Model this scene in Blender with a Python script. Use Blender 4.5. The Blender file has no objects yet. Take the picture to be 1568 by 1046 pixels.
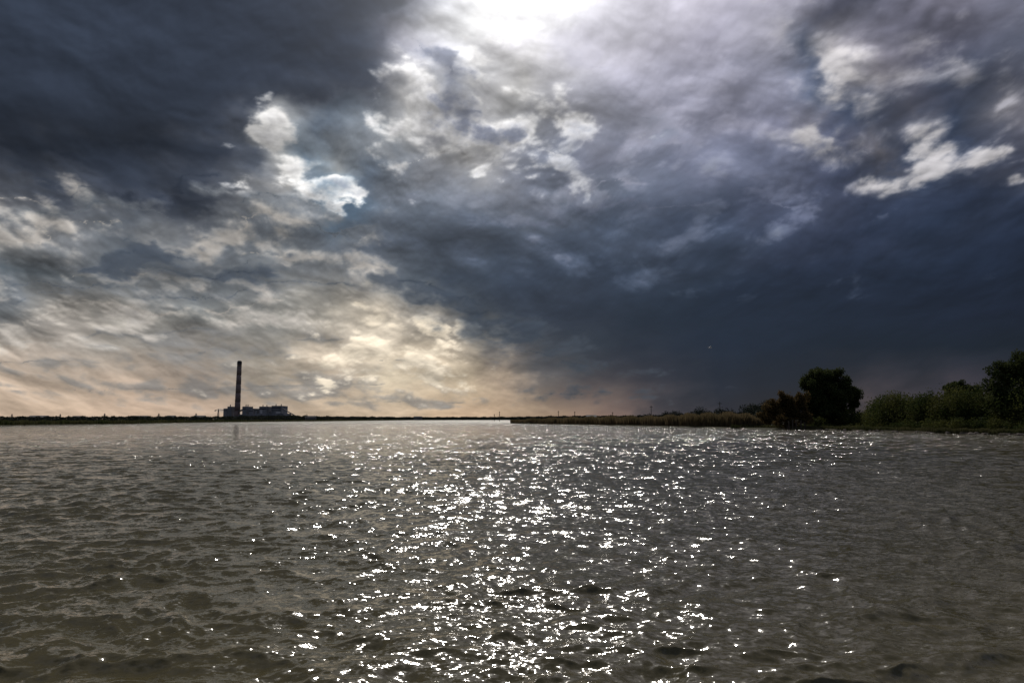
import bpy, bmesh, math, random
import numpy as np
from mathutils import Vector, Matrix
random.seed(7); rng = np.random.default_rng(7)

# ------------------------------------------------------------------ camera
F = 1045.0; PITCH = math.atan(119/1045.0); CAMH = 2.5
ct, st = math.cos(PITCH), math.sin(PITCH)
scene = bpy.context.scene
cam_d = bpy.data.cameras.new("camera"); cam = bpy.data.objects.new("camera", cam_d)
scene.collection.objects.link(cam); scene.camera = cam
cam_d.lens = 24; cam_d.sensor_width = 36; cam_d.clip_start = 0.1; cam_d.clip_end = 90000
cam.location = (0, 0, CAMH); cam.rotation_euler = (math.radians(90)+PITCH, 0, 0)
scene.view_settings.view_transform = 'Standard'; scene.view_settings.look = 'None'; scene.view_settings.exposure = 0

def UV(px, py):
    xc = (px-784)/F; yc = (523-py)/F
    d = ct - yc*st
    return xc/d, (st+yc*ct)/d
def W(px, py, D):
    u, v = UV(px, py)
    return Vector((u*D, D, CAMH+v*D))
def G(px, D, z=0.0):
    u, _ = UV(px, 642)
    return Vector((u*D, D, z))

# ------------------------------------------------------------------ node helper
class NT:
    def __init__(s, tree): s.t = tree
    def n(s, typ, **kw):
        nd = s.t.nodes.new(typ)
        for k, v in kw.items(): setattr(nd, k, v)
        return nd
    def put(s, sock, v):
        if isinstance(v, bpy.types.NodeSocket): s.t.links.new(v, sock)
        else: sock.default_value = v
    def m(s, op, a, b=None, c=None, clamp=False):
        nd = s.n('ShaderNodeMath', operation=op, use_clamp=clamp)
        s.put(nd.inputs[0], a)
        if b is not None: s.put(nd.inputs[1], b)
        if c is not None: s.put(nd.inputs[2], c)
        return nd.outputs[0]
    def vm(s, op, a, b=None, scale=None):
        nd = s.n('ShaderNodeVectorMath', operation=op)
        s.put(nd.inputs[0], a)
        if b is not None: s.put(nd.inputs[1], b)
        if scale is not None: s.put(nd.inputs['Scale'], scale)
        return nd.outputs['Value'] if op in ('LENGTH', 'DOT_PRODUCT') else nd.outputs[0]
    def ss(s, v, a, b, lo=0.0, hi=1.0, smooth=True):
        nd = s.n('ShaderNodeMapRange', interpolation_type='SMOOTHSTEP' if smooth else 'LINEAR', clamp=True)
        s.put(nd.inputs['Value'], v); s.put(nd.inputs['From Min'], a); s.put(nd.inputs['From Max'], b)
        s.put(nd.inputs['To Min'], lo); s.put(nd.inputs['To Max'], hi)
        return nd.outputs['Result']
    def noise(s, vec, scale, detail=6, rough=0.55, dist=0.0, lac=2.0, dim='3D'):
        nd = s.n('ShaderNodeTexNoise', noise_dimensions=dim)
        s.put(nd.inputs['Vector'], vec); s.put(nd.inputs['Scale'], scale); s.put(nd.inputs['Detail'], detail)
        s.put(nd.inputs['Roughness'], rough); s.put(nd.inputs['Distortion'], dist); s.put(nd.inputs['Lacunarity'], lac)
        return nd.outputs[0], nd.outputs[1]
    def mix(s, f, a, b, bt='MIX'):
        nd = s.n('ShaderNodeMix', data_type='RGBA', blend_type=bt)
        s.put(nd.inputs[0], f); s.put(nd.inputs[6], a); s.put(nd.inputs[7], b); return nd.outputs[2]

# ------------------------------------------------------------------ mesh helpers
def obj_np(name, verts, faces, mat, smooth=False, parent=None, nv=4):
    me = bpy.data.meshes.new(name)
    verts = np.asarray(verts, dtype=np.float32); faces = np.asarray(faces, dtype=np.int32)
    me.vertices.add(len(verts)); me.vertices.foreach_set('co', verts.ravel())
    nf = len(faces); me.loops.add(nf*nv); me.loops.foreach_set('vertex_index', faces.ravel())
    me.polygons.add(nf); me.polygons.foreach_set('loop_start', np.arange(0, nf*nv, nv, dtype=np.int32))
    me.polygons.foreach_set('loop_total', np.full(nf, nv, dtype=np.int32))
    if smooth: me.polygons.foreach_set('use_smooth', np.ones(nf, dtype=bool))
    me.update(calc_edges=True)
    ob = bpy.data.objects.new(name, me); scene.collection.objects.link(ob)
    ob.data.materials.append(mat)
    if parent: ob.parent = parent
    return ob
def new_mat(name):
    m = bpy.data.materials.new(name); m.use_nodes = True; m.node_tree.nodes.clear()
    return m, NT(m.node_tree)

# ------------------------------------------------------------------ light
SUN_EL = 38.0; SUN_AZ = 0.0
sd = Vector((math.sin(math.radians(SUN_AZ))*math.cos(math.radians(SUN_EL)), math.cos(math.radians(SUN_AZ))*math.cos(math.radians(SUN_EL)), math.sin(math.radians(SUN_EL))))
world = bpy.data.worlds.new("World"); scene.world = world; world.use_nodes = True
wt = world.node_tree; wt.nodes.clear(); w = NT(wt)
sky = w.n('ShaderNodeTexSky', sky_type='NISHITA', sun_disc=False)
sky.sun_elevation = math.radians(SUN_EL); sky.sun_rotation = math.radians(SUN_AZ)
bg1 = w.n('ShaderNodeBackground'); w.put(bg1.inputs[0], sky.outputs[0]); bg1.inputs[1].default_value = 0.001
wo = w.n('ShaderNodeOutputWorld'); wt.links.new(bg1.outputs[0], wo.inputs[0])
sun_d = bpy.data.lights.new("sun", 'SUN'); sun = bpy.data.objects.new("sun", sun_d); scene.collection.objects.link(sun)
sun_d.energy = 2.3; sun_d.angle = math.radians(0.6); sun_d.color = (1.0, 0.93, 0.84)
sun.rotation_euler = (-sd).to_track_quat('-Z', 'Y').to_euler()

# ------------------------------------------------------------------ sky : dome of storm clouds, fractal cloud field evaluated on its vertices
prm = np.random.default_rng(11).permutation(1024)
gang = np.random.default_rng(12).random(1024)*2*np.pi
gX, gY = np.cos(gang), np.sin(gang)
def perlin(x, y, seed=0):
    x0 = np.floor(x).astype(np.int64); y0 = np.floor(y).astype(np.int64)
    fx = x-x0; fy = y-y0
    u = fx*fx*fx*(fx*(fx*6-15)+10); v = fy*fy*fy*(fy*(fy*6-15)+10)
    def g(ix, iy, dx_, dy_):
        h = prm[(prm[(ix+seed*37) & 1023]+iy+seed*91) & 1023]
        return gX[h]*dx_+gY[h]*dy_
    a = g(x0, y0, fx, fy); b = g(x0+1, y0, fx-1, fy); c = g(x0, y0+1, fx, fy-1); d = g(x0+1, y0+1, fx-1, fy-1)
    return ((a+(b-a)*u)*(1-v)+(c+(d-c)*u)*v)*1.5
def fbm(x, y, f, octv, seed, gain=0.5):
    s = 0; a = 1
    for i in range(octv):
        r = 0.6*i+0.3; c_, s_ = math.cos(r), math.sin(r)
        s = s+a*perlin((x*c_-y*s_)*f+i*17.3, (x*s_+y*c_)*f-i*9.1, seed+i); f *= 2.03; a *= gain
    return s
def billow(x, y, f, octv, seed, gain=0.5, e=0.010):
    s = 0; a = 1
    for i in range(octv):
        r = 0.7*i+0.5; c_, s_ = math.cos(r), math.sin(r)
        n = perlin((x*c_-y*s_)*f+i*13.7, (x*s_+y*c_)*f+i*5.9, seed+i)
        s = s+a*np.sqrt(n*n+e)*2.2; f *= 2.07; a *= gain
    return s
def sst(x, a, b):
    t = np.clip((x-a)/(b-a), 0, 1); return t*t*(3-2*t)

st_ = 0.0012
az_d = np.arange(-0.77, 0.77, st_); az_o = np.arange(0.77, 2*math.pi-0.77, 0.03)
az = np.concatenate([az_d, az_o])
el = np.concatenate([[-0.03, -0.012], np.arange(-0.006, 0.625, st_), np.arange(0.65, math.pi/2+0.001, 0.03)])
NE = int(0.62/st_)
AZ, EL = np.meshgrid(az, el)
dX = np.sin(AZ)*np.cos(EL); dY = np.cos(AZ)*np.cos(EL); dZ = np.sin(EL)
yp = np.maximum(dY, 0.12); U = dX/yp; V = dZ/yp
U = np.clip(U, -6, 6); V = np.clip(V, -0.05, 6); Vp = np.maximum(V, 0)
qx = U/(Vp+0.42)*1.15; qy = 1.15*np.log(Vp+0.18)
def nrm_(a, lim=2.6):
    r = a[:NE, :len(az_d)]; return np.clip((a-r.mean())/r.std(), -lim, lim)
vert = 0.10+0.9*sst(V, 0.0, 0.35)
t1 = nrm_(fbm(qx, qy, 5.0, 7, 3, 0.50)); t2 = nrm_(fbm(qx, qy, 5.0, 7, 23, 0.50))
Uw = U+0.013*t1; Vw = V+0.012*vert*t2
s1 = nrm_(fbm(qx, qy, 2.5, 2, 203, 0.45)); s2 = nrm_(fbm(qx, qy, 2.5, 2, 223, 0.45))
qwx = qx+0.012*s1; qwy = qy+0.012*s2
Hb = nrm_(billow(qwx, qwy, 6.5, 6, 41, 0.48)); H2 = nrm_(billow(qwx-U*0.016, qwy+0.012, 6.5, 6, 41, 0.48))
Fb = fbm(qwx, qwy, 5.0, 7, 141, 0.50); F2 = fbm(qwx-U*0.030, qwy+0.022, 5.0, 7, 141, 0.50)
RL = nrm_(fbm(qwx, qwy, 3.6, 5, 161, 0.45)-fbm(qwx-U*0.07, qwy+0.055, 3.6, 5, 161, 0.45))
R_ = nrm_(nrm_(Hb-H2)*0.65+nrm_(Fb-F2)*0.8+0.45*RL); H1 = nrm_(Hb*0.75+nrm_(Fb)*0.7)
N1 = nrm_(nrm_(fbm(qx, qy, 8.0, 7, 61, 0.55))+0.6*Hb)
N2 = nrm_(fbm(qwx, qwy, 3.0, 7, 81, 0.5))
N3 = nrm_(fbm(qwx, qwy*1.2, 5.0, 6, 101, 0.5))

rows = [
(0, [(0,(50,58,72)),(200,(48,56,70)),(400,(58,65,80)),(560,(68,74,90)),(640,(100,104,118)),(690,(215,216,222)),(750,(255,255,255)),(850,(252,252,255)),(950,(214,212,223)),(1050,(192,189,203)),(1150,(174,172,188)),(1200,(165,164,179)),(1270,(90,92,108)),(1350,(80,82,96)),(1450,(115,114,129)),(1568,(102,104,119))]),
(60, [(0,(50,58,72)),(200,(52,60,75)),(400,(55,62,76)),(560,(50,57,71)),(610,(80,84,97)),(650,(150,150,160)),(735,(222,222,226)),(800,(218,216,221)),(900,(200,198,210)),(1000,(180,178,192)),(1100,(168,166,183)),(1190,(172,171,184)),(1240,(88,96,115)),(1300,(145,142,146)),(1350,(116,114,125)),(1450,(90,91,107)),(1568,(84,88,103))]),
(120, [(0,(38,45,58)),(200,(41,47,60)),(400,(47,53,67)),(520,(45,52,66)),(585,(75,80,92)),(630,(174,173,175)),(690,(130,134,144)),(740,(188,188,192)),(800,(218,216,215)),(860,(178,178,188)),(960,(160,160,176)),(1100,(154,154,172)),(1200,(138,140,158)),(1260,(74,85,108)),(1340,(122,119,126)),(1400,(80,82,98)),(1500,(62,68,84)),(1568,(80,83,97))]),
(180, [(0,(30,36,48)),(100,(34,40,52)),(250,(56,62,76)),(365,(75,81,93)),(400,(168,169,171)),(450,(155,160,166)),(500,(96,107,121)),(560,(125,131,139)),(620,(178,177,176)),(680,(126,128,138)),(740,(168,168,172)),(800,(183,183,184)),(860,(132,134,144)),(950,(144,146,162)),(1100,(132,134,154)),(1200,(120,122,142)),(1260,(118,118,131)),(1330,(58,68,90)),(1400,(86,88,101)),(1450,(50,59,77)),(1568,(104,103,111))]),
(240, [(0,(50,56,68)),(100,(35,42,55)),(200,(38,44,57)),(300,(46,52,65)),(365,(75,81,92)),(405,(180,180,179)),(450,(112,130,148)),(530,(158,162,164)),(580,(105,118,135)),(660,(148,149,154)),(720,(168,167,167)),(780,(132,134,143)),(860,(108,114,130)),(950,(122,126,144)),(1100,(108,113,134)),(1200,(94,100,121)),(1300,(74,80,102)),(1360,(106,105,114)),(1400,(54,63,83)),(1568,(70,73,87))]),
(300, [(0,(92,94,100)),(100,(70,75,85)),(200,(50,56,68)),(310,(52,58,70)),(350,(85,89,97)),(420,(148,147,146)),(480,(96,108,121)),(520,(64,90,114)),(600,(104,112,124)),(700,(114,119,130)),(800,(105,111,125)),(900,(96,104,120)),(1000,(94,102,120)),(1100,(82,90,111)),(1200,(69,76,96)),(1300,(59,66,86)),(1400,(46,55,75)),(1568,(43,51,69))]),
(360, [(0,(130,130,130)),(100,(112,114,118)),(180,(95,100,107)),(280,(120,121,123)),(380,(98,103,110)),(500,(92,99,108)),(600,(87,95,107)),(700,(78,86,99)),(800,(72,81,95)),(900,(68,78,95)),(1000,(73,83,102)),(1100,(62,72,92)),(1200,(52,60,80)),(1300,(47,55,75)),(1400,(37,46,64)),(1568,(31,39,56))]),
(420, [(0,(85,93,100)),(100,(102,107,112)),(190,(90,96,103)),(300,(86,92,100)),(400,(104,108,112)),(500,(114,115,116)),(560,(102,105,110)),(610,(78,86,96)),(700,(62,72,86)),(800,(54,64,80)),(900,(50,60,76)),(1000,(45,55,71)),(1100,(40,50,66)),(1200,(36,45,63)),(1300,(34,43,61)),(1400,(31,40,57)),(1568,(27,35,51))]),
(480, [(0,(112,114,116)),(100,(138,134,129)),(200,(142,138,132)),(300,(112,114,114)),(400,(122,122,120)),(500,(152,147,138)),(580,(210,198,180)),(635,(192,182,168)),(675,(110,109,108)),(720,(66,73,83)),(800,(50,58,71)),(900,(43,51,65)),(1000,(35,45,59)),(1100,(31,41,57)),(1300,(28,37,53)),(1568,(25,32,48))]),
(530, [(0,(192,178,164)),(100,(165,156,147)),(200,(148,142,134)),(300,(136,131,126)),(400,(146,140,131)),(480,(192,179,162)),(600,(228,214,193)),(680,(200,186,166)),(735,(142,134,123)),(780,(80,82,88)),(900,(46,54,66)),(1000,(34,42,56)),(1100,(28,38,54)),(1300,(25,34,48)),(1568,(22,30,42))]),
(580, [(0,(198,178,159)),(100,(190,172,155)),(200,(190,170,152)),(300,(174,158,144)),(400,(160,150,137)),(500,(197,180,160)),(600,(221,206,181)),(700,(200,182,157)),(775,(164,147,130)),(830,(88,86,88)),(950,(56,56,65)),(1100,(28,36,50)),(1250,(30,36,48)),(1350,(54,53,62)),(1400,(42,44,54)),(1460,(53,51,60)),(1568,(44,44,54))]),
(635, [(0,(199,176,154)),(100,(203,179,156)),(200,(195,171,150)),(350,(174,153,135)),(450,(189,169,148)),(600,(209,187,161)),(700,(194,168,141)),(800,(175,152,129)),(850,(158,135,116)),(900,(138,116,105)),(960,(110,94,90)),(1020,(62,60,66)),(1100,(34,38,48)),(1250,(40,42,50)),(1350,(82,73,75)),(1420,(52,49,58)),(1500,(62,56,62)),(1568,(57,52,58))]),
]
vrow = []; crow = []
for py, stops in rows:
    us = np.array([UV(p, py)[0] for p, _ in stops]); cs = np.array([c for _, c in stops], dtype=float)
    vrow.append(UV(784, py)[1]); crow.append(np.stack([np.interp(Uw, us, cs[:, k]) for k in range(3)], -1))
hi_c = np.array([(70,78,94),(95,100,115),(235,235,240),(255,255,255),(225,224,232),(150,150,166),(95,98,112)], float)
hi = np.stack([np.interp(Uw, [-.8,-.4,-.16,0,.2,.5,.84], hi_c[:, k]) for k in range(3)], -1)
col = crow[-1].copy()
for i in range(len(rows)-2, -1, -1):
    t = np.clip((Vw-vrow[i+1])/(vrow[i]-vrow[i+1]), 0, 1)[..., None]
    col = col*(1-t)+crow[i]*t
t = sst(Vw, vrow[0], 0.80)[..., None]; col = col*(1-t)+hi*t
t = sst(Vw, 0.95, 1.6)[..., None]; col = col*(1-t)+np.array((120,124,138.))*t
t = sst(dY, 0.45, 0.15)[..., None]; col = col*(1-t)+np.array((95,102,118.))*t

lum = col.mean(-1)
calm = 1-0.70*sst(U, -0.02, 0.12)*sst(V, 0.24, 0.12)      # rain-dark right side is smooth
calm *= 1-0.40*sst(U, 0.06, 0.16)*sst(U, 0.46, 0.36)*sst(V, 0.30, 0.36)   # smooth veil beside the sun
amp = (0.55+0.45*sst(lum, 45, 130))*(0.40+0.60*sst(V, 0.0, 0.16))*calm
mul = 1+amp*(0.050*N2+0.065*H1+0.045*R_+0.060*RL)
col = col*mul[..., None]

def cloud(ells, k, soft, rimw, c_rim, c_core, op=1.0, shade=0.07, hk=0.25, vk=1.0, sh2=0.0):
    """ells : px, py, rx, ry, angle -> soft union of signed distances; the edge is displaced by the fractal fields"""
    global col
    s = None
    for e in ells:
        px, py, rx, ry = e[:4]; ang = math.radians(e[4]) if len(e) > 4 else 0
        rx *= 1.03; ry *= 1.06
        u0, v0 = UV(px, py); a = (Uw-u0)*F; b = (Vw-v0)*F
        x = a*math.cos(ang)+b*math.sin(ang); y = -a*math.sin(ang)+b*math.cos(ang)
        k1 = np.sqrt((x/rx)**2+(y/ry)**2)+1e-6; k2 = np.sqrt((x/rx**2)**2+(y/ry**2)**2)+1e-9
        d = -k1*(k1-1)/k2/30.0
        d = np.clip(d, -12, 12)*2.2
        s = np.exp(d) if s is None else s+np.exp(d)
    s = np.log(s)/2.2
    dens = s + k*vk*0.33*N1 + hk*H1*vk
    mask = sst(dens, -soft*0.2, soft*0.8)*op
    r = np.exp(-np.maximum(dens, 0)/rimw)[..., None]
    c = np.array(c_core, float)*(1-r)+np.array(c_rim, float)*r
    c = c*(1+shade*(R_*0.8+H1*0.6+RL*0.5)+sh2*N2)[..., None]
    col = col*(1-mask[..., None])+c*mask[..., None]
# the big dark overhead deck
cloud([(120,70,400,175),(330,-40,330,205),(200,228,180,66,-7),(480,105,122,66,8),(60,240,130,42,-8),(300,280,70,20),(60,0,420,160)], 0.9, 1.2, 0.8, (88,93,105), (46,53,66), 0.97, 0.05, 0.2, 1.0, 0.06)
dk = np.exp(-(((U-UV(90,200)[0])/0.26)**2+((V-UV(90,205)[1])/0.05)**2))[..., None]
col = col*(1-0.30*dk)
dk = np.exp(-(((U-UV(470,140)[0])/0.12)**2+((V-UV(470,148)[1])/0.022)**2))[..., None]
col = col*(1-0.18*dk)
lb = np.exp(-(((U-UV(320,175)[0])/0.08)**2+((V-UV(320,188)[1])/0.035)**2))[..., None]
col = col*(1+0.32*lb*(0.6+0.3*N3[..., None]))
# broad lavender veils, right of the glow
cloud([(950,120,70,30),(1040,160,80,34),(900,80,80,30),(1110,90,40,60,-20),(1000,225,90,26),(930,285,80,16),(1130,180,50,36),(1180,60,34,60)], 1.9, 2.5, 1.2, (182,180,194), (168,167,183), 0.45, 0.05, 0.5)
cloud([(1080,260,120,30),(1180,300,90,20),(1000,330,120,18),(860,330,90,16),(1150,235,70,24)], 1.7, 2.0, 1.2, (104,109,129), (106,111,131), 0.55, 0.07, 0.5)
# lighter shoulders inside the storm mass
cloud([(1010,345,90,12,6),(880,372,80,9),(760,350,70,9),(650,375,60,8),(960,400,80,5)], 2.0, 2.4, 1.2, (86,95,113), (78,88,106), 0.42, 0.07, 0.4)
cloud([(820,300,90,10),(930,262,70,10),(720,315,70,9)], 2.0, 2.0, 1.0, (130,133,144), (112,117,129), 0.5, 0.08, 0.5)
# blue-black gaps on the right
cloud([(1255,115,20,34,12),(1300,185,34,20,-20),(1425,175,40,26,35),(1400,270,70,20,-8),(1470,210,30,24)], 1.5, 2.0, 1.0, (72,82,103), (52,62,84), 0.7, 0.03)
# sun-lit fragments
cloud([(402,200,28,44),(420,262,44,36),(450,208,28,14),(535,268,38,20),(365,290,18,9),(470,302,34,8),(560,300,28,7)], 1.2, 1.0, 1.2, (242,239,234), (180,179,180), 0.94, 0.11, 0.3)
cloud([(634,124,32,42),(600,186,42,34),(655,190,38,32),(712,150,28,22),(738,70,22,50),(796,150,54,40),(765,210,78,36),(700,240,60,22),(860,190,40,20),(640,240,44,18),(850,245,44,12)], 1.6, 1.6, 1.6, (240,237,232), (174,174,179), 0.9, 0.14, 0.45)
cloud([(1252,180,34,24),(1290,80,28,32,-30),(1345,112,56,24,-14),(1385,205,42,22,38),(1345,250,50,18,32),(1515,240,38,18,20),(1555,175,18,42,-20),(1440,60,50,18),(1195,50,22,36),(1470,110,44,14,-20)], 1.8, 3.2, 2.2, (164,161,163), (128,127,135), 0.78, 0.12, 0.6)
cloud([(1300,96,14,10),(1262,186,12,8),(1378,240,24,8,34),(1210,30,10,14),(1520,236,14,7,20)], 1.5, 1.6, 1.5, (196,191,188), (170,167,168), 0.7, 0.08, 0.5)
# blue holes in the lit group
cloud([(452,246,12,15),(516,288,18,8),(560,250,10,8),(490,225,10,7)], 0.9, 1.5, 1.0, (126,142,157), (82,108,132), 0.7, 0.03, 0.2)
# darker fragments in front of the glow
cloud([(692,100,22,36),(722,188,34,15),(664,60,8,20),(755,232,24,11),(612,216,12,8),(690,150,14,18)], 1.4, 1.3, 1.0, (120,124,138), (88,94,111), 0.9, 0.08, 0.3)
cloud([(870,238,44,14),(650,290,60,10),(820,110,22,8),(960,180,34,8)], 1.4, 2.0, 1.0, (120,124,137), (98,105,120), 0.55, 0.06, 0.4)
# low banks on the left
cloud([(60,330,120,12),(180,326,90,10),(20,398,90,12),(110,440,120,12),(320,455,110,12),(480,345,120,12),(420,320,80,8),(460,440,90,11),(60,460,80,7)], 1.2, 1.0, 0.9, (116,118,121), (80,87,96), 0.82, 0.07, 0.3, 0.7)
cloud([(40,556,90,5),(280,596,110,5),(140,596,60,3),(430,590,60,5),(560,588,50,4),(620,555,40,4),(470,516,50,8),(640,512,22,6),(250,510,110,11),(640,614,70,3),(330,540,60,6)], 1.1, 0.6, 0.7, (136,132,128), (102,105,109), 0.7, 0.05, 0.25, 0.4)
cloud([(10,352,80,10),(120,356,70,7),(280,374,70,11),(545,408,40,10),(200,474,100,9),(60,492,90,7),(30,524,70,6),(380,472,60,6),(520,470,30,10),(440,395,60,6),(20,300,60,6),(230,430,50,5),(400,350,60,5),(130,415,50,4)], 1.4, 1.0, 0.7, (194,186,175), (158,152,146), 0.82, 0.09, 0.3, 0.55)
cloud([(600,500,50,16),(560,540,60,11),(640,540,50,13),(600,575,90,8),(655,505,26,16),(540,480,20,10)], 1.6, 1.0, 0.9, (245,231,208), (220,206,184), 0.85, 0.08, 0.35, 0.7)
cloud([(205,392,56,18),(252,384,28,11),(330,420,80,6),(400,404,30,4),(160,408,44,6),(205,370,12,6)], 1.0, 0.7, 0.7, (90,96,104), (58,66,78), 0.95, 0.05, 0.25, 0.6)
# ragged lower-left edge of the storm shelf
cloud([(740,484,60,8,-16),(850,552,70,6,-10),(700,455,60,14,-14),(880,603,40,3),(800,512,60,14,-16),(640,432,70,10,-12)], 1.3, 1.2, 0.9, (70,77,86), (47,56,69), 0.8, 0.05, 0.35, 0.6)
# soft rain curtains
rain = fbm(U*4.0+0.1*V, V*0.6, 2.0, 2, 401, 0.4)*sst(V, 0.17, 0.03)*sst(U, 0.12, 0.25)
col = col*(1+0.14*np.clip(rain, -1, 1))[..., None]
cu = np.maximum(col, 2)/255.0
linc = np.where(cu <= 0.04045, cu/12.92, ((cu+0.055)/1.055)**2.4)
cosg = np.maximum(dX*sd.x+dY*sd.y+dZ*sd.z, 0)
linc = linc+(0.42*cosg**150.0+0.07*cosg**40.0)[..., None]*np.array((1.0,0.985,0.97))
RD = 45000.0
dv = np.stack([dX*RD, dY*RD, dZ*RD], -1).reshape(-1, 3)
nr, nc = AZ.shape; idx = np.arange(nr*nc).reshape(nr, nc)
a_ = idx[:-1]; b_ = idx[1:]
fs = np.stack([a_, np.roll(a_, -1, 1), np.roll(b_, -1, 1), b_], -1).reshape(-1, 4)
m_sky, t = new_mat("storm_cloud_sky")
at = t.n('ShaderNodeAttribute', attribute_name='cloud_radiance')
em = t.n('ShaderNodeEmission'); t.put(em.inputs[0], at.outputs['Color']); em.inputs[1].default_value = 1.0
tr = t.n('ShaderNodeBsdfTransparent'); ad = t.n('ShaderNodeAddShader')
m_sky.node_tree.links.new(em.outputs[0], ad.inputs[0]); m_sky.node_tree.links.new(tr.outputs[0], ad.inputs[1])
o = t.n('ShaderNodeOutputMaterial'); m_sky.node_tree.links.new(ad.outputs[0], o.inputs[0])
m_sky.cycles.emission_sampling = 'NONE'
sky_ob = obj_np("sky", dv, fs, m_sky, smooth=True)
ca = sky_ob.data.color_attributes.new('cloud_radiance', 'FLOAT_COLOR', 'POINT')
ca.data.foreach_set('color', np.concatenate([linc.reshape(-1, 3), np.ones((nr*nc, 1))], 1).astype(np.float32).ravel())

def simple_mat(name, c1, c2, scale=1.0, rough=0.9, transl=0.0, stretch=None):
    m, t = new_mat(name)
    g = t.n('ShaderNodeNewGeometry').outputs['Position']
    if stretch: g = t.vm('MULTIPLY', g, stretch)
    f, _ = t.noise(g, scale, 4, 0.6)
    c = t.mix(t.ss(f, 0.35, 0.65), (*c1, 1), (*c2, 1))
    b = t.n('ShaderNodeBsdfPrincipled'); t.put(b.inputs['Base Color'], c); b.inputs['Roughness'].default_value = rough
    b.inputs['Specular IOR Level'].default_value = 0.1
    o = t.n('ShaderNodeOutputMaterial')
    if transl > 0:
        tr = t.n('ShaderNodeBsdfTranslucent'); t.put(tr.inputs[0], c)
        mx = t.n('ShaderNodeMixShader'); mx.inputs[0].default_value = transl
        m.node_tree.links.new(b.outputs[0], mx.inputs[1]); m.node_tree.links.new(tr.outputs[0], mx.inputs[2])
        m.node_tree.links.new(mx.outputs[0], o.inputs[0])
    else: m.node_tree.links.new(b.outputs[0], o.inputs[0])
    return m

# ------------------------------------------------------------------ water
th_d = np.arange(-0.82, 0.82, 0.0022)
th_o = np.arange(0.82, 2*math.pi-0.82, 0.02)
th = np.concatenate([th_d, th_o])
ratio = 1.0044
r1 = 0.3*np.power(1.12, np.arange(0, 30)); r1 = r1[r1 < 3.6]
r2 = 3.8*np.power(ratio, np.arange(0, int(math.log(320/3.8)/math.log(ratio))))
r3 = 320*np.power(1.06, np.arange(1, 90)); r3 = r3[r3 < 44000]
R = np.concatenate([r1, r2, r3])
TT, RR = np.meshgrid(th, R)
X = (RR*np.sin(TT)); Y = (RR*np.cos(TT)); Z = np.zeros_like(X)
sp = RR*0.0044
outer = (np.abs(((TT+math.pi) % (2*math.pi))-math.pi) > 0.83)
sp = np.where(outer, RR*0.02, sp)
sp[R < 3.8] = 0.2
sel = R < 320
Xs, Ys, sps = X[sel], Y[sel], sp[sel]
Zs = np.zeros_like(Xs); Dx = np.zeros_like(Xs); Dy = np.zeros_like(Xs)
# slow wander of the wave fronts so that the trains do not look periodic
wx_ = 0.55*perlin(Xs*0.23, Ys*0.23, 301)+0.25*perlin(Xs*0.61, Ys*0.61, 305); wy_ = 0.55*perlin(Xs*0.23, Ys*0.23, 311)+0.25*perlin(Xs*0.61, Ys*0.61, 315)
Xp, Yp = Xs+wx_, Ys+wy_
N = 110
for i in range(N):
    lam = 0.12*math.exp(rng.random()*math.log(2.0/0.12))
    k = 2*math.pi/lam
    ang = math.radians(-90 + 14 + rng.normal()*46)
    kx, ky = k*math.cos(ang), k*math.sin(ang)
    s = 0.030*math.exp(-((math.log(lam/0.38))**2)/1.5)+0.010
    a = s/k
    wgt = np.clip((lam-2.2*sps)/(2.2*sps), 0, 1)
    ph = kx*Xp + ky*Yp + rng.random()*6.283
    Zs += wgt*a*np.sin(ph)
    c = wgt*a*0.9*np.cos(ph)
    Dx += c*math.cos(ang); Dy += c*math.sin(ang)
gust = 1.0 + 0.30*perlin(Xs*0.35, Ys*0.35, 321)+0.25*perlin(Xs*0.11, Ys*0.11, 325)
X[sel] += Dx*gust; Y[sel] += Dy*gust; Z[sel] = Zs*gust
nr, nc = X.shape
idx = np.arange(nr*nc).reshape(nr, nc)
a_ = idx[:-1, :]; b_ = idx[1:, :]
a2 = np.roll(a_, -1, axis=1); b2 = np.roll(b_, -1, axis=1)
faces = np.stack([a_, a2, b2, b_], axis=-1).reshape(-1, 4)[:, ::-1]
verts = np.stack([X, Y, Z], axis=-1).reshape(-1, 3)

mw, t = new_mat("lake_water_surface")
pos = t.n('ShaderNodeNewGeometry'); P = pos.outputs['Position']; Nn = pos.outputs['Normal']
rr = t.vm('LENGTH', P)
ps = t.vm('MULTIPLY', P, (0.7, 1.0, 1.0))
_, c1 = t.noise(ps, 0.9, 2, 0.55)
_, c2 = t.noise(ps, 4.5, 2, 0.6)
_, c3 = t.noise(ps, 15.0, 2, 0.65)
g, _ = t.noise(t.vm('MULTIPLY', P, (0.5, 1.0, 1.0)), 0.035, 3, 0.6)
gm = t.ss(g, 0.35, 0.65, 0.75, 1.2)
farb = t.ss(rr, 12.0, 90.0)
def cen(c, k): return t.vm('SCALE', t.vm('SUBTRACT', c, (0.5, 0.5, 0.5)), scale=k)
k1 = t.m('MULTIPLY', farb, 1.9)
k2 = t.m('ADD', 0.45, t.m('MULTIPLY', farb, 1.3))
v = t.vm('ADD', t.vm('ADD', cen(c1, k1), cen(c2, k2)), cen(c3, 0.75))
v = t.vm('MULTIPLY', t.vm('SCALE', v, scale=gm), (1.9, 1, 0))
nn = t.vm('NORMALIZE', t.vm('ADD', Nn, v))
bs = t.n('ShaderNodeBsdfPrincipled')
sed, _ = t.noise(P, 0.05, 3, 0.6)
t.put(bs.inputs['Base Color'], t.mix(sed, (0.090, 0.074, 0.034, 1), (0.070, 0.062, 0.031, 1)))
t.put(bs.inputs['Roughness'], t.ss(rr, 120.0, 800.0, 0.11, 0.42)); bs.inputs['IOR'].default_value = 1.33
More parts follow.
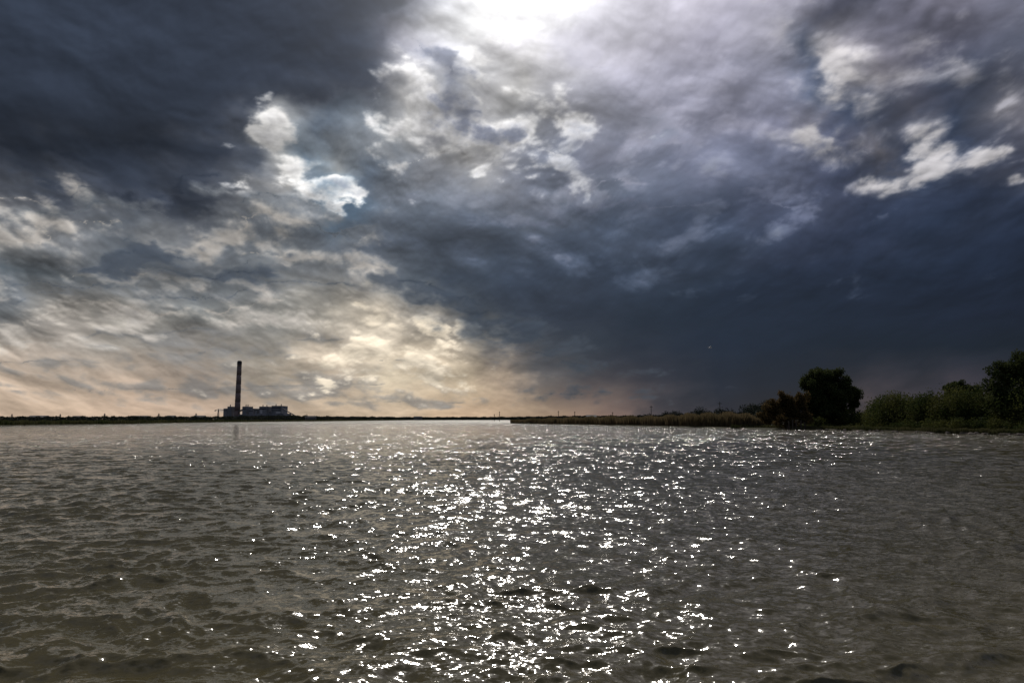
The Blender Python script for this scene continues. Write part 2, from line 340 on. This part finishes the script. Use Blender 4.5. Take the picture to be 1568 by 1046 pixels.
t.put(bs.inputs['Normal'], nn)
o = t.n('ShaderNodeOutputMaterial'); mw.node_tree.links.new(bs.outputs[0], o.inputs[0])
water = obj_np("water", verts, faces, mw, smooth=True)

# ------------------------------------------------------------------ land
m_land = simple_mat("muddy_grass_ground", (0.045, 0.05, 0.022), (0.075, 0.062, 0.038), 0.3)
shore = [(-300,225),(0,261),(200,350),(350,580),(500,870),(620,1700),(700,2100),(820,2300),(900,900),(835,480),(782,400),
         (800,372),(840,330),(920,280),(1000,237),(1140,187),(1240,170),(1330,145),(1430,124),(1568,109),(1800,92)]
pts = [G(p, d) for p, d in shore]
dense = []
for i in range(len(pts)-1):
    A, B = pts[i], pts[i+1]; n = max(2, int((B-A).length/3)); n = min(n, 90)
    nrm = Vector((-(B-A).y, (B-A).x, 0)).normalized()
    for j in range(n):
        f = j/n; p = A.lerp(B, f)
        amp_ = 0.006*p.length*math.sin(math.pi*f)
        dense.append(p + nrm*random.uniform(-1, 1)*amp_)
dense.append(pts[-1])
outl = [Vector((-6000, 150, 0))] + dense + [Vector((6000, 60, 0)), Vector((22000, 4000, 0)), Vector((18000, 26000, 0)), Vector((-18000, 26000, 0)), Vector((-22000, 4000, 0))]
bm = bmesh.new()
vs = [bm.verts.new((p.x, p.y, 0.30)) for p in outl]
lo = [bm.verts.new((p.x*0.995, p.y*0.985, -0.6)) for p in outl]
f = bm.faces.new(vs)
for i in range(len(vs)):
    j = (i+1) % len(vs); bm.faces.new((vs[i], vs[j], lo[j], lo[i]))
bmesh.ops.recalc_face_normals(bm, faces=bm.faces[:])
bmesh.ops.triangulate(bm, faces=[f])
me = bpy.data.meshes.new("land"); bm.to_mesh(me); bm.free()
land = bpy.data.objects.new("land", me); scene.collection.objects.link(land); me.materials.append(m_land)

# ------------------------------------------------------------------ vegetation
def leaves(centres, size):
    n = len(centres)
    a = rng.normal(size=(n, 3)); a /= np.linalg.norm(a, axis=1)[:, None]
    b = rng.normal(size=(n, 3)); b -= (a*b).sum(1)[:, None]*a; b /= np.linalg.norm(b, axis=1)[:, None]
    s = (size*rng.uniform(0.6, 1.3, n))[:, None]
    c = centres
    v = np.stack([c-a*s, c-b*s*0.55, c+a*s, c+b*s*0.55], axis=1).reshape(-1, 3)
    f = np.arange(n*4).reshape(n, 4)
    return v, f
def blob_pts(c, r, n, shell=0.45):
    d = rng.normal(size=(n, 3)); d /= np.linalg.norm(d, axis=1)[:, None]
    rad = (shell + (1-shell)*rng.random(n)**0.6)*(1+0.12*rng.normal(size=n))
    return np.array(c)[None, :] + d*rad[:, None]*np.array(r)[None, :]
def tube(bm, p0, p1, r0, r1, seg=7):
    p0 = Vector(p0); p1 = Vector(p1); d = (p1-p0)
    q = d.to_track_quat('Z', 'Y')
    r_a = []; r_b = []
    for i in range(seg):
        a = 2*math.pi*i/seg; o = Vector((math.cos(a), math.sin(a), 0))
        r_a.append(bm.verts.new(p0+q@(o*r0))); r_b.append(bm.verts.new(p1+q@(o*r1)))
    for i in range(seg):
        j = (i+1) % seg; bm.faces.new((r_a[i], r_a[j], r_b[j], r_b[i]))
    bm.faces.new(r_b); bm.faces.new(r_a[::-1])
def box(bm, x0, x1, y0, y1, z0, z1):
    r = bmesh.ops.create_cube(bm, size=1)
    for v_ in r['verts']:
        v_.co = Vector((x0+(v_.co.x+.5)*(x1-x0), y0+(v_.co.y+.5)*(y1-y0), z0+(v_.co.z+.5)*(z1-z0)))
def bm_obj(name, bm, mat, parent=None, smooth=False):
    bmesh.ops.recalc_face_normals(bm, faces=bm.faces[:])
    me = bpy.data.meshes.new(name); bm.to_mesh(me); bm.free()
    ob = bpy.data.objects.new(name, me); scene.collection.objects.link(ob); me.materials.append(mat)
    if smooth:
        for p in me.polygons: p.use_smooth = True
    if parent: ob.parent = parent
    return ob
def empty(name, loc=(0,0,0)):
    e = bpy.data.objects.new(name, None); scene.collection.objects.link(e); return e

m_bark = simple_mat("bark", (0.05, 0.04, 0.03), (0.09, 0.075, 0.055), 3.0, 0.9)
m_oak = simple_mat("oak_foliage", (0.03, 0.043, 0.016), (0.068, 0.078, 0.026), 0.5, 0.9, 0.35)
m_rust = simple_mat("rusty_foliage", (0.065, 0.05, 0.02), (0.12, 0.08, 0.035), 0.6, 0.9, 0.35)
m_shrub = simple_mat("shrub_foliage", (0.028, 0.042, 0.012), (0.095, 0.098, 0.028), 0.22, 0.9, 0.38)
m_reed = simple_mat("reed_stems", (0.10, 0.08, 0.042), (0.16, 0.12, 0.065), 0.12, 0.9, 0.4)
m_greed = simple_mat("green_reed_stems", (0.045, 0.055, 0.02), (0.085, 0.08, 0.035), 0.08, 0.9, 0.35)
m_far = simple_mat("distant_foliage", (0.03, 0.038, 0.028), (0.045, 0.05, 0.036), 0.02, 0.9, 0.1)

def tree(name, base_px, D, crown, mat, leaf=0.3, dens=420, trunk_r=0.45, fork=0.35):
    root = empty(name)
    base = G(base_px, D, 0.2)
    s = D/F
    allp = []; bm = bmesh.new()
    zs = [W(c[0], c[1], D).z for c in crown]; zmin = min(zs)
    fk = base + Vector((0, 0, (zmin-base.z)*fork + 0.8))
    tube(bm, base, fk, trunk_r*1.25, trunk_r)
    for (px, py, rx, rz) in crown:
        c = W(px, py, D); c.y += random.uniform(-0.5, 0.5)*rx*s*1.2
        mid = fk.lerp(c, 0.5) + Vector((random.uniform(-.5,.5), random.uniform(-.5,.5), 0.2))
        tube(bm, fk, mid, trunk_r*0.55, trunk_r*0.35); tube(bm, mid, c, trunk_r*0.35, trunk_r*0.12)
        RR_ = np.array([rx*s, rx*s, rz*s])
        nsub = max(8, int(9*(RR_[0]*RR_[2])**0.5))
        for k in range(nsub):
            d = rng.normal(size=3); d /= np.linalg.norm(d)
            sc = np.array(c) + d*RR_*rng.uniform(0.25, 0.92)
            rs = RR_*rng.uniform(0.22, 0.42)
            allp.append(blob_pts(sc, rs, int(dens*max(0.4, rs[0]*rs[2])), 0.3))
            if k % 3 == 0: tube(bm, mid.lerp(c, .6), Vector(sc), trunk_r*0.14, trunk_r*0.04, 5)
    bm_obj("trunk", bm, m_bark, root)
    v_, f_ = leaves(np.concatenate(allp), leaf)
    obj_np("crown", v_, f_, mat, parent=root)
    return root

tree("oak_tree", 1272, 182, [(1252,592,23,25),(1246,614,18,18),(1272,581,24,21),(1275,610,26,22),(1297,600,22,22),(1307,610,13,19),(1264,632,24,12),(1288,630,22,11),(1242,632,12,12)], m_oak, 0.26, 170)
tree("willow_tree", 1205, 176, [(1183,626,17,18),(1200,612,16,16),(1212,626,17,19),(1226,614,15,19),(1174,640,14,13),(1205,644,24,12),(1228,640,14,14)], m_rust, 0.24, 150, 0.25, 0.1)
tree("maple_tree", 1478, 175, [(1462,601,17,14),(1478,596,18,14),(1496,602,15,13),(1478,614,32,11)], m_oak, 0.26, 190, 0.35)
tree("cottonwood_tree", 1572, 124, [(1541,574,25,25),(1560,562,25,25),(1585,560,28,26),(1526,594,19,20),(1536,612,30,20),(1572,600,34,26),(1600,585,34,32),(1640,600,36,32),(1610,620,40,22),(1620,563,30,26)], m_oak, 0.2, 180, 0.45)

def thicket(name, path, mat, leaf, dens, step=0.5, depth=6, lo_=0.7):
    allp = []
    for i in range(len(path)-1):
        (p0, d0, t0), (p1, d1, t1) = path[i], path[i+1]
        n = max(2, int(abs(p1-p0)*step))
        for j in range(n):
            f = (j+rng.random())/n
            px = p0+(p1-p0)*f; D = d0+(d1-d0)*f + rng.random()*depth; top = t0+(t1-t0)*f
            H = (W(px, top, D).z)*rng.uniform(lo_, 1.12)*(1+0.13*math.sin(px*0.16)+0.08*math.sin(px*0.37+1))
            H = max(H, 0.8)
            c = G(px, D)
            for q_ in range(2):
                hh = H*rng.uniform(0.35, 0.78); rz = max(0.3, min(H-hh, H*0.4))
                rx = max(rz*rng.uniform(0.7, 1.3), 0.5)
                cc = (c.x+rng.normal()*0.6, c.y+rng.normal()*0.6, hh)
                allp.append(blob_pts(cc, (rx, rx, rz), int(dens*(0.4+rx*rz)), 0.4))
            cc = (c.x, c.y, H*0.25+0.2); allp.append(blob_pts(cc, (H*0.3+.3, H*0.3+.3, H*0.3+.1), int(dens*0.6*(0.4+H*H*0.09)), 0.2))
    v_, f_ = leaves(np.concatenate(allp), leaf)
    return obj_np(name, v_, f_, mat)
thicket("shrub_thicket", [(1236,185,636),(1290,178,636),(1335,160,621),(1350,152,610),(1400,142,607),(1440,132,611),(1460,130,602),(1500,126,602),(1540,120,597),(1600,116,595),(1750,105,595)], m_shrub, 0.2, 45, 0.8, 9, 0.6)
thicket("low_shrubs", [(1130,196,646),(1180,188,650),(1240,176,649),(1300,162,650),(1340,150,647),(1430,128,640),(1568,112,640),(1700,101,640)], m_shrub, 0.16, 50, 0.6, 4, 0.45)
thicket("brush_thicket", [(980,330,637),(1020,320,633),(1060,300,630),(1100,290,627),(1140,260,627),(1165,230,618),(1185,215,610)], m_far, 0.35, 24, 0.6, 30)
def far_mass(name, path, mat, npx, size_px=1.6):
    allc = []; sz = []
    for i in range(len(path)-1):
        (p0, d0, t0), (p1, d1, t1) = path[i], path[i+1]
        n = int(abs(p1-p0)*npx)
        f = rng.random(n); px = p0+(p1-p0)*f; D = (d0+(d1-d0)*f)*(1+0.05*rng.random(n))
        wob = 0.65+0.35*np.sin(px*0.35+1.3*np.sin(px*0.11))*np.sin(px*0.093+2) + 0.12*np.sin(px*1.7)
        top = (t0+(t1-t0)*f)
        H = CAMH + (642-top)/F*D; H = np.maximum(H*(0.72+0.33*wob), 1.0)
        z = 0.2+H*rng.random(n)**0.8
        u = (px-784)/F/(ct+ (119/F)*st)
        allc.append(np.stack([u*D, D, z], 1)); sz.append(D/F*size_px*np.ones(n)*0.8)
    c = np.concatenate(allc); s = np.concatenate(sz)
    v_, f_ = leaves(c, s)
    return obj_np(name, v_, f_, mat)
far_mass("distant_treeline", [(-200,420,637),(0,470,638.2),(180,600,637.6),(330,900,638),(440,1500,636),(500,1700,637.6),(620,2250,638.8),(780,2450,638.6),(860,2450,637),(1000,2300,636),(1200,2300,634),(1700,2300,634)], m_far, 36)

def reeds(name, path, mat, npx, wid=0.10, hvar=0.25):
    V_ = []
    for i in range(len(path)-1):
        (p0, d0, t0, dep0), (p1, d1, t1, dep1) = path[i], path[i+1]
        n = int(abs(p1-p0)*npx)
        f = rng.random(n); px = p0+(p1-p0)*f
        D = (d0+(d1-d0)*f) + rng.random(n)**1.2*(dep0+(dep1-dep0)*f)
        H = (CAMH + (642-(t0+(t1-t0)*f))/F*(d0+(d1-d0)*f))
        H = H*(1 - hvar*rng.random(n)**2)*(1+0.10*np.sin(px*0.21)+0.06*np.sin(px*0.77+1))
        u = (px-784)/F/(ct+(119/F)*st)
        x = u*D; lean = rng.normal(size=n)*0.12*H; leany = rng.normal(size=n)*0.1*H
        a = rng.random(n)*math.pi; ww = wid*rng.uniform(0.7, 1.6, n)*(D/150)
        ox, oy = np.cos(a)*ww, np.sin(a)*ww
        z0 = np.full(n, -0.1)
        q_ = np.stack([np.stack([x-ox, D-oy, z0], 1), np.stack([x+ox, D+oy, z0], 1),
                      np.stack([x+lean+ox*.25, D+leany+oy*.25, H], 1), np.stack([x+lean-ox*.25, D+leany-oy*.25, H], 1)], 1)
        V_.append(q_.reshape(-1, 3))
    v_ = np.concatenate(V_); f_ = np.arange(len(v_)).reshape(-1, 4)
    return obj_np(name, v_, f_, mat)
reeds("reed_bed", [(782,402,643.5,30),(800,374,642,40),(840,332,640,60),(920,282,638,60),(1000,239,637.5,50),(1060,215,634,40),(1130,192,632,30),(1165,186,640,10)], m_reed, 55)
reeds("marsh_grass", [(-200,232,645,50),(0,263,644,60),(200,352,643.5,60),(350,584,643,60),(500,880,642.5,60),(620,1720,642,60)], m_greed, 40, 0.14)
reeds("bank_grass", [(1120,191,650,12),(1160,185,651,10),(1240,169.5,652,10),(1330,144.5,653,10),(1430,123.5,655,10),(1568,108.5,657,10),(1750,94,658,8)], m_greed, 60, 0.09, 0.6)

# ------------------------------------------------------------------ bank stones, pilings, poles
m_stone = simple_mat("bank_stone", (0.08, 0.07, 0.055), (0.18, 0.15, 0.125), 1.2, 0.9)
bm = bmesh.new()
for i in range(380):
    f = random.random(); px = 1235 + (1600-1235)*f
    if math.sin(px*0.09)+math.sin(px*0.23+1) < -0.3: continue
    for (a, b) in zip(shore[:-1], shore[1:]):
        if a[0] <= px <= b[0] and a[0] > 1100:
            D = a[1]+(b[1]-a[1])*(px-a[0])/(b[0]-a[0])
    D += random.uniform(-1.8, 0.6); p = G(px, D, random.uniform(-0.08, 0.18))
    r = bmesh.ops.create_icosphere(bm, subdivisions=1, radius=random.uniform(0.12, 0.42))
    sx, sy, sz = random.uniform(.7, 1.6), random.uniform(.7, 1.3), random.uniform(.4, .8)
    for v_ in r['verts']:
        k = random.uniform(.8, 1.2); v_.co = Vector((v_.co.x*sx*k, v_.co.y*sy*k, v_.co.z*sz*k))+p
bm_obj("riprap_stones", bm, m_stone)

m_wood = simple_mat("weathered_wood", (0.05, 0.04, 0.03), (0.09, 0.075, 0.06), 2.0, 0.9, 0, (6, 6, 0.6))
for px, top in [(1208,645),(1213,643),(1219,646),(1226,644),(1232,647)]:
    bm = bmesh.new(); D = 166; b = G(px, D, -0.5); tp = W(px+random.uniform(-.6,.6), top, D)
    tube(bm, b, tp, 0.19, 0.16, 9); tube(bm, tp, tp+Vector((0,0,.06)), 0.16, 0.08, 9)
    bm_obj("wooden_piling", bm, m_wood)
for px, D, top in [(855,620,629),(880,600,630),(938,560,631),(997,520,621),(1102,420,615),(765,900,630),(470,1200,634),(757,950,634),(1155,330,625)]:
    bm = bmesh.new(); b = G(px, D, 0); tp = W(px, top, D)
    tube(bm, b, tp, D*0.0006, D*0.0004, 6)
    h = tp.z
    box(bm, tp.x-h*0.09, tp.x+h*0.09, D-.1, D+.1, h*0.90, h*0.925)
    bm_obj("utility_pole", bm, m_wood)

m_steel = simple_mat("galvanised_steel", (0.12, 0.12, 0.12), (0.2, 0.2, 0.2), 0.5, 0.6)
def lattice(name, px, D, top, jib=False):
    bm = bmesh.new(); b = G(px, D, 0); H = W(px, top, D).z; r = D*0.00022
    wb, wt_ = H*0.10, H*0.018
    def cor(k, z):
        s_ = wb+(wt_-wb)*z/H; return Vector((b.x+(s_ if k in (0, 3) else -s_), D+(s_ if k < 2 else -s_), z))
    lv = [H*i/6 for i in range(7)]
    for k in range(4):
        for i in range(6):
            tube(bm, cor(k, lv[i]), cor(k, lv[i+1]), r, r, 4)
            tube(bm, cor(k, lv[i]), cor((k+1) % 4, lv[i+1]), r*.7, r*.7, 4)
    if jib:
        tube(bm, Vector((b.x-H*0.35, D, H*0.92)), Vector((b.x+H*0.7, D, H*0.92)), r*1.6, r, 4)
        tube(bm, Vector((b.x, D, H*1.08)), Vector((b.x+H*0.6, D, H*0.92)), r*.7, r*.7, 4)
        tube(bm, Vector((b.x, D, H*1.08)), Vector((b.x-H*0.33, D, H*0.92)), r*.7, r*.7, 4)
        tube(bm, Vector((b.x, D, H*.9)), Vector((b.x, D, H*1.08)), r, r, 4)
        box(bm, b.x-H*0.36, b.x-H*0.26, D-H*.04, D+H*.04, H*.84, H*.92)
    else:
        for zf, wf in ((0.72, .2), (0.84, .16), (0.96, .11)):
            tube(bm, Vector((b.x-H*wf, D, H*zf)), Vector((b.x+H*wf, D, H*zf)), r, r, 4)
    bm_obj(name, bm, m_steel)
for px, top in [(18,634),(92,634),(160,633),(243,633),(300,633)]: lattice("transmission_tower", px, 1500, top)
lattice("tower_crane", 334, 2250, 627, True)

# ------------------------------------------------------------------ power station
m_conc = simple_mat("stained_concrete", (0.20, 0.15, 0.14), (0.27, 0.21, 0.195), 0.05, 0.9, 0, (1, 1, 0.1))
m_clad = simple_mat("metal_cladding", (0.16, 0.17, 0.19), (0.26, 0.26, 0.28), 0.03, 0.6, 0, (1, 1, 0.5))
m_glass = simple_mat("dark_openings", (0.03, 0.032, 0.036), (0.05, 0.05, 0.055), 0.2, 0.3)
m_lt = simple_mat("pale_panels", (0.5, 0.5, 0.52), (0.6, 0.59, 0.59), 0.05, 0.6)
D = 2300.0; s = D/F
stack = empty("smokestack")
def X_(px): return G(px, D).x
def Zt(py): return W(784, py, D).z
bm = bmesh.new(); xc = X_(363.0)
Zs_ = [0, 30, 60, 90, 120, 150, 180, Zt(554)]; ztop = Zs_[-1]
for a, b in zip(Zs_[:-1], Zs_[1:]):
    ra = 9.6-2.4*a/ztop; rb = 9.6-2.4*b/ztop
    tube(bm, (xc, D, a), (xc, D, b), ra, rb, 28)
bm_obj("shaft", bm, m_conc, stack, True)
bm = bmesh.new()
for z in (ztop*0.33, ztop*0.62, ztop*0.9):
    r = 9.6-2.4*z/ztop; tube(bm, (xc, D, z), (xc, D, z+1.2), r+0.8, r+0.8, 28)
bm_obj("platforms", bm, m_steel, stack)
bm = bmesh.new(); tube(bm, (xc, D, ztop-9), (xc, D, ztop+0.5), 7.7, 7.7, 28); tube(bm, (xc, D, ztop+0.5), (xc, D, ztop+3), 6.0, 5.8, 24)
bm_obj("cap", bm, m_glass, stack)

pp = empty("power_plant")
bm = bmesh.new()
def B(px0, px1, top, y0=-30, y1=40, z0=0.0): box(bm, X_(px0), X_(px1), D+y0, D+y1, z0, Zt(top))
B(370, 398, 634.5, -25, 60); B(398.2, 437, 633, -26, 60)
B(374, 380, 622.5, -20, 40, 0); B(383.5, 390.5, 625.5, -18, 38); B(392.5, 396, 629.5, -16, 36)
B(400, 411, 622.5, -22, 42); B(413.5, 416, 630.5, -15, 30); B(419, 433.5, 621.5, -24, 44)
B(343.5, 349, 625.5, -10, 30); B(349.3, 355, 622.5, -9, 20); B(356, 369, 637, -12, 18)
B(437.5, 446, 635.5, -20, 30); B(450, 458, 637.5, -10, 25); B(462, 470, 638.2, -10, 25)
bm_obj("boiler_houses", bm, m_clad, pp)
bm = bmesh.new()
for (a, b, t0, t1, y) in [(400.5,410.5,625.5,627,-22.6),(419.5,433,624,625.4,-24.6),(419.5,433,628,629,-24.6),(374.5,379.5,626,627,-20.6),(384,390,629,630,-18.6),(344,348.5,628,629,-10.6)]:
    n = max(3, int((b-a)/1.3))
    for i in range(n):
        x0 = a+(b-a)*i/n; box(bm, X_(x0+.15), X_(x0+(b-a)/n-.15), D+y, D+y+.3, Zt(t1), Zt(t0))
for i in range(9):
    x0 = 371+26*i/9; box(bm, X_(x0+.4), X_(x0+2.2), D-25.6, D-25.3, Zt(639), Zt(636.5))
for i in range(12):
    x0 = 399+37*i/12; box(bm, X_(x0+.4), X_(x0+2.4), D-26.6, D-26.3, Zt(638.5), Zt(636))
bm_obj("windows", bm, m_glass, pp)
bm = bmesh.new()
box(bm, X_(402), X_(405), D-23, D-22.3, Zt(633), Zt(628)); box(bm, X_(426), X_(433), D-25.2, D-24.4, Zt(632.8), Zt(630.5))
box(bm, X_(438), X_(442), D-21, D-20.3, Zt(640), Zt(637))
bm_obj("pale_panels", bm, m_lt, pp)
bm = bmesh.new()
for px, top in [(376,619.5),(379,619.5),(386,622.5),(402,620),(408,620),(422,618.8),(430,618.8),(352,619.5)]:
    tube(bm, (X_(px), D, Zt(top+6)), (X_(px), D, Zt(top)), 1.6, 1.4, 10)
tube(bm, (X_(366), D-5, Zt(630)), (X_(376), D-5, Zt(626)), 3, 3, 10)
tube(bm, (X_(391), D-8, Zt(628)), (X_(400), D-8, Zt(626)), 2.2, 2.2, 10)
tube(bm, (X_(434), D-8, Zt(626)), (X_(456), D-8, Zt(638)), 1.8, 1.8, 8)
bm_obj("vents_and_conveyor", bm, m_steel, pp)

# low sheds scattered along the far shore
m_shed = simple_mat("shed_cladding", (0.12, 0.12, 0.12), (0.22, 0.21, 0.2), 0.01, 0.9)
for px, D_, wd, h in [(60,640,16,6.0),(120,700,10,6),(214,760,18,6.5),(262,800,9,7),(306,900,14,7.5),(476,1500,22,10),(640,2200,26,12),(905,640,9,6.5)]:
    bm = bmesh.new(); c = G(px, D_)
    box(bm, c.x-wd/2, c.x+wd/2, D_-5, D_+5, 0.3, h*0.72)
    v0_ = [bm.verts.new(p) for p in ((c.x-wd/2-.3, D_-5.4, h*0.72), (c.x+wd/2+.3, D_-5.4, h*0.72), (c.x+wd/2+.3, D_+5.4, h*0.72), (c.x-wd/2-.3, D_+5.4, h*0.72), (c.x-wd/2-.3, D_, h), (c.x+wd/2+.3, D_, h))]
    for q_ in ((0,1,5,4), (2,3,4,5), (0,4,3), (1,2,5)): bm.faces.new([v0_[i] for i in q_])
    bm_obj("waterside_shed", bm, m_shed)

# ------------------------------------------------------------------ gull
m_gull = simple_mat("white_feathers", (0.7, 0.7, 0.7), (0.8, 0.8, 0.8), 2.0, 0.7)
bm = bmesh.new(); D = 95; c = W(1087, 533, D)
def T(x, y, z): return c + Vector((x, y, z))
tube(bm, T(-.22,0,0), T(0,0,.02), .02, .065, 8); tube(bm, T(0,0,.02), T(.15,0,.02), .065, .05, 8); tube(bm, T(.15,0,.02), T(.24,0,.04), .045, .03, 8); tube(bm, T(.24,0,.04), T(.30,0,.03), .015, .004, 6)
for sgn in (-1, 1):
    a = [T(-.06,0,.05), T(.08,0,.05), T(.10,.32*sgn,.22), T(-.03,.32*sgn,.22), T(-.12,.68*sgn,.16), T(-.16,.66*sgn,.16)]
    q_ = [bm.verts.new(p) for p in a]; bm.faces.new((q_[0], q_[1], q_[2], q_[3])); bm.faces.new((q_[3], q_[2], q_[4], q_[5]))
q_ = [bm.verts.new(p) for p in (T(-.18,-.03,0), T(-.18,.03,0), T(-.32,.07,0), T(-.32,-.07,0))]; bm.faces.new(q_)
bm_obj("gull", bm, m_gull)
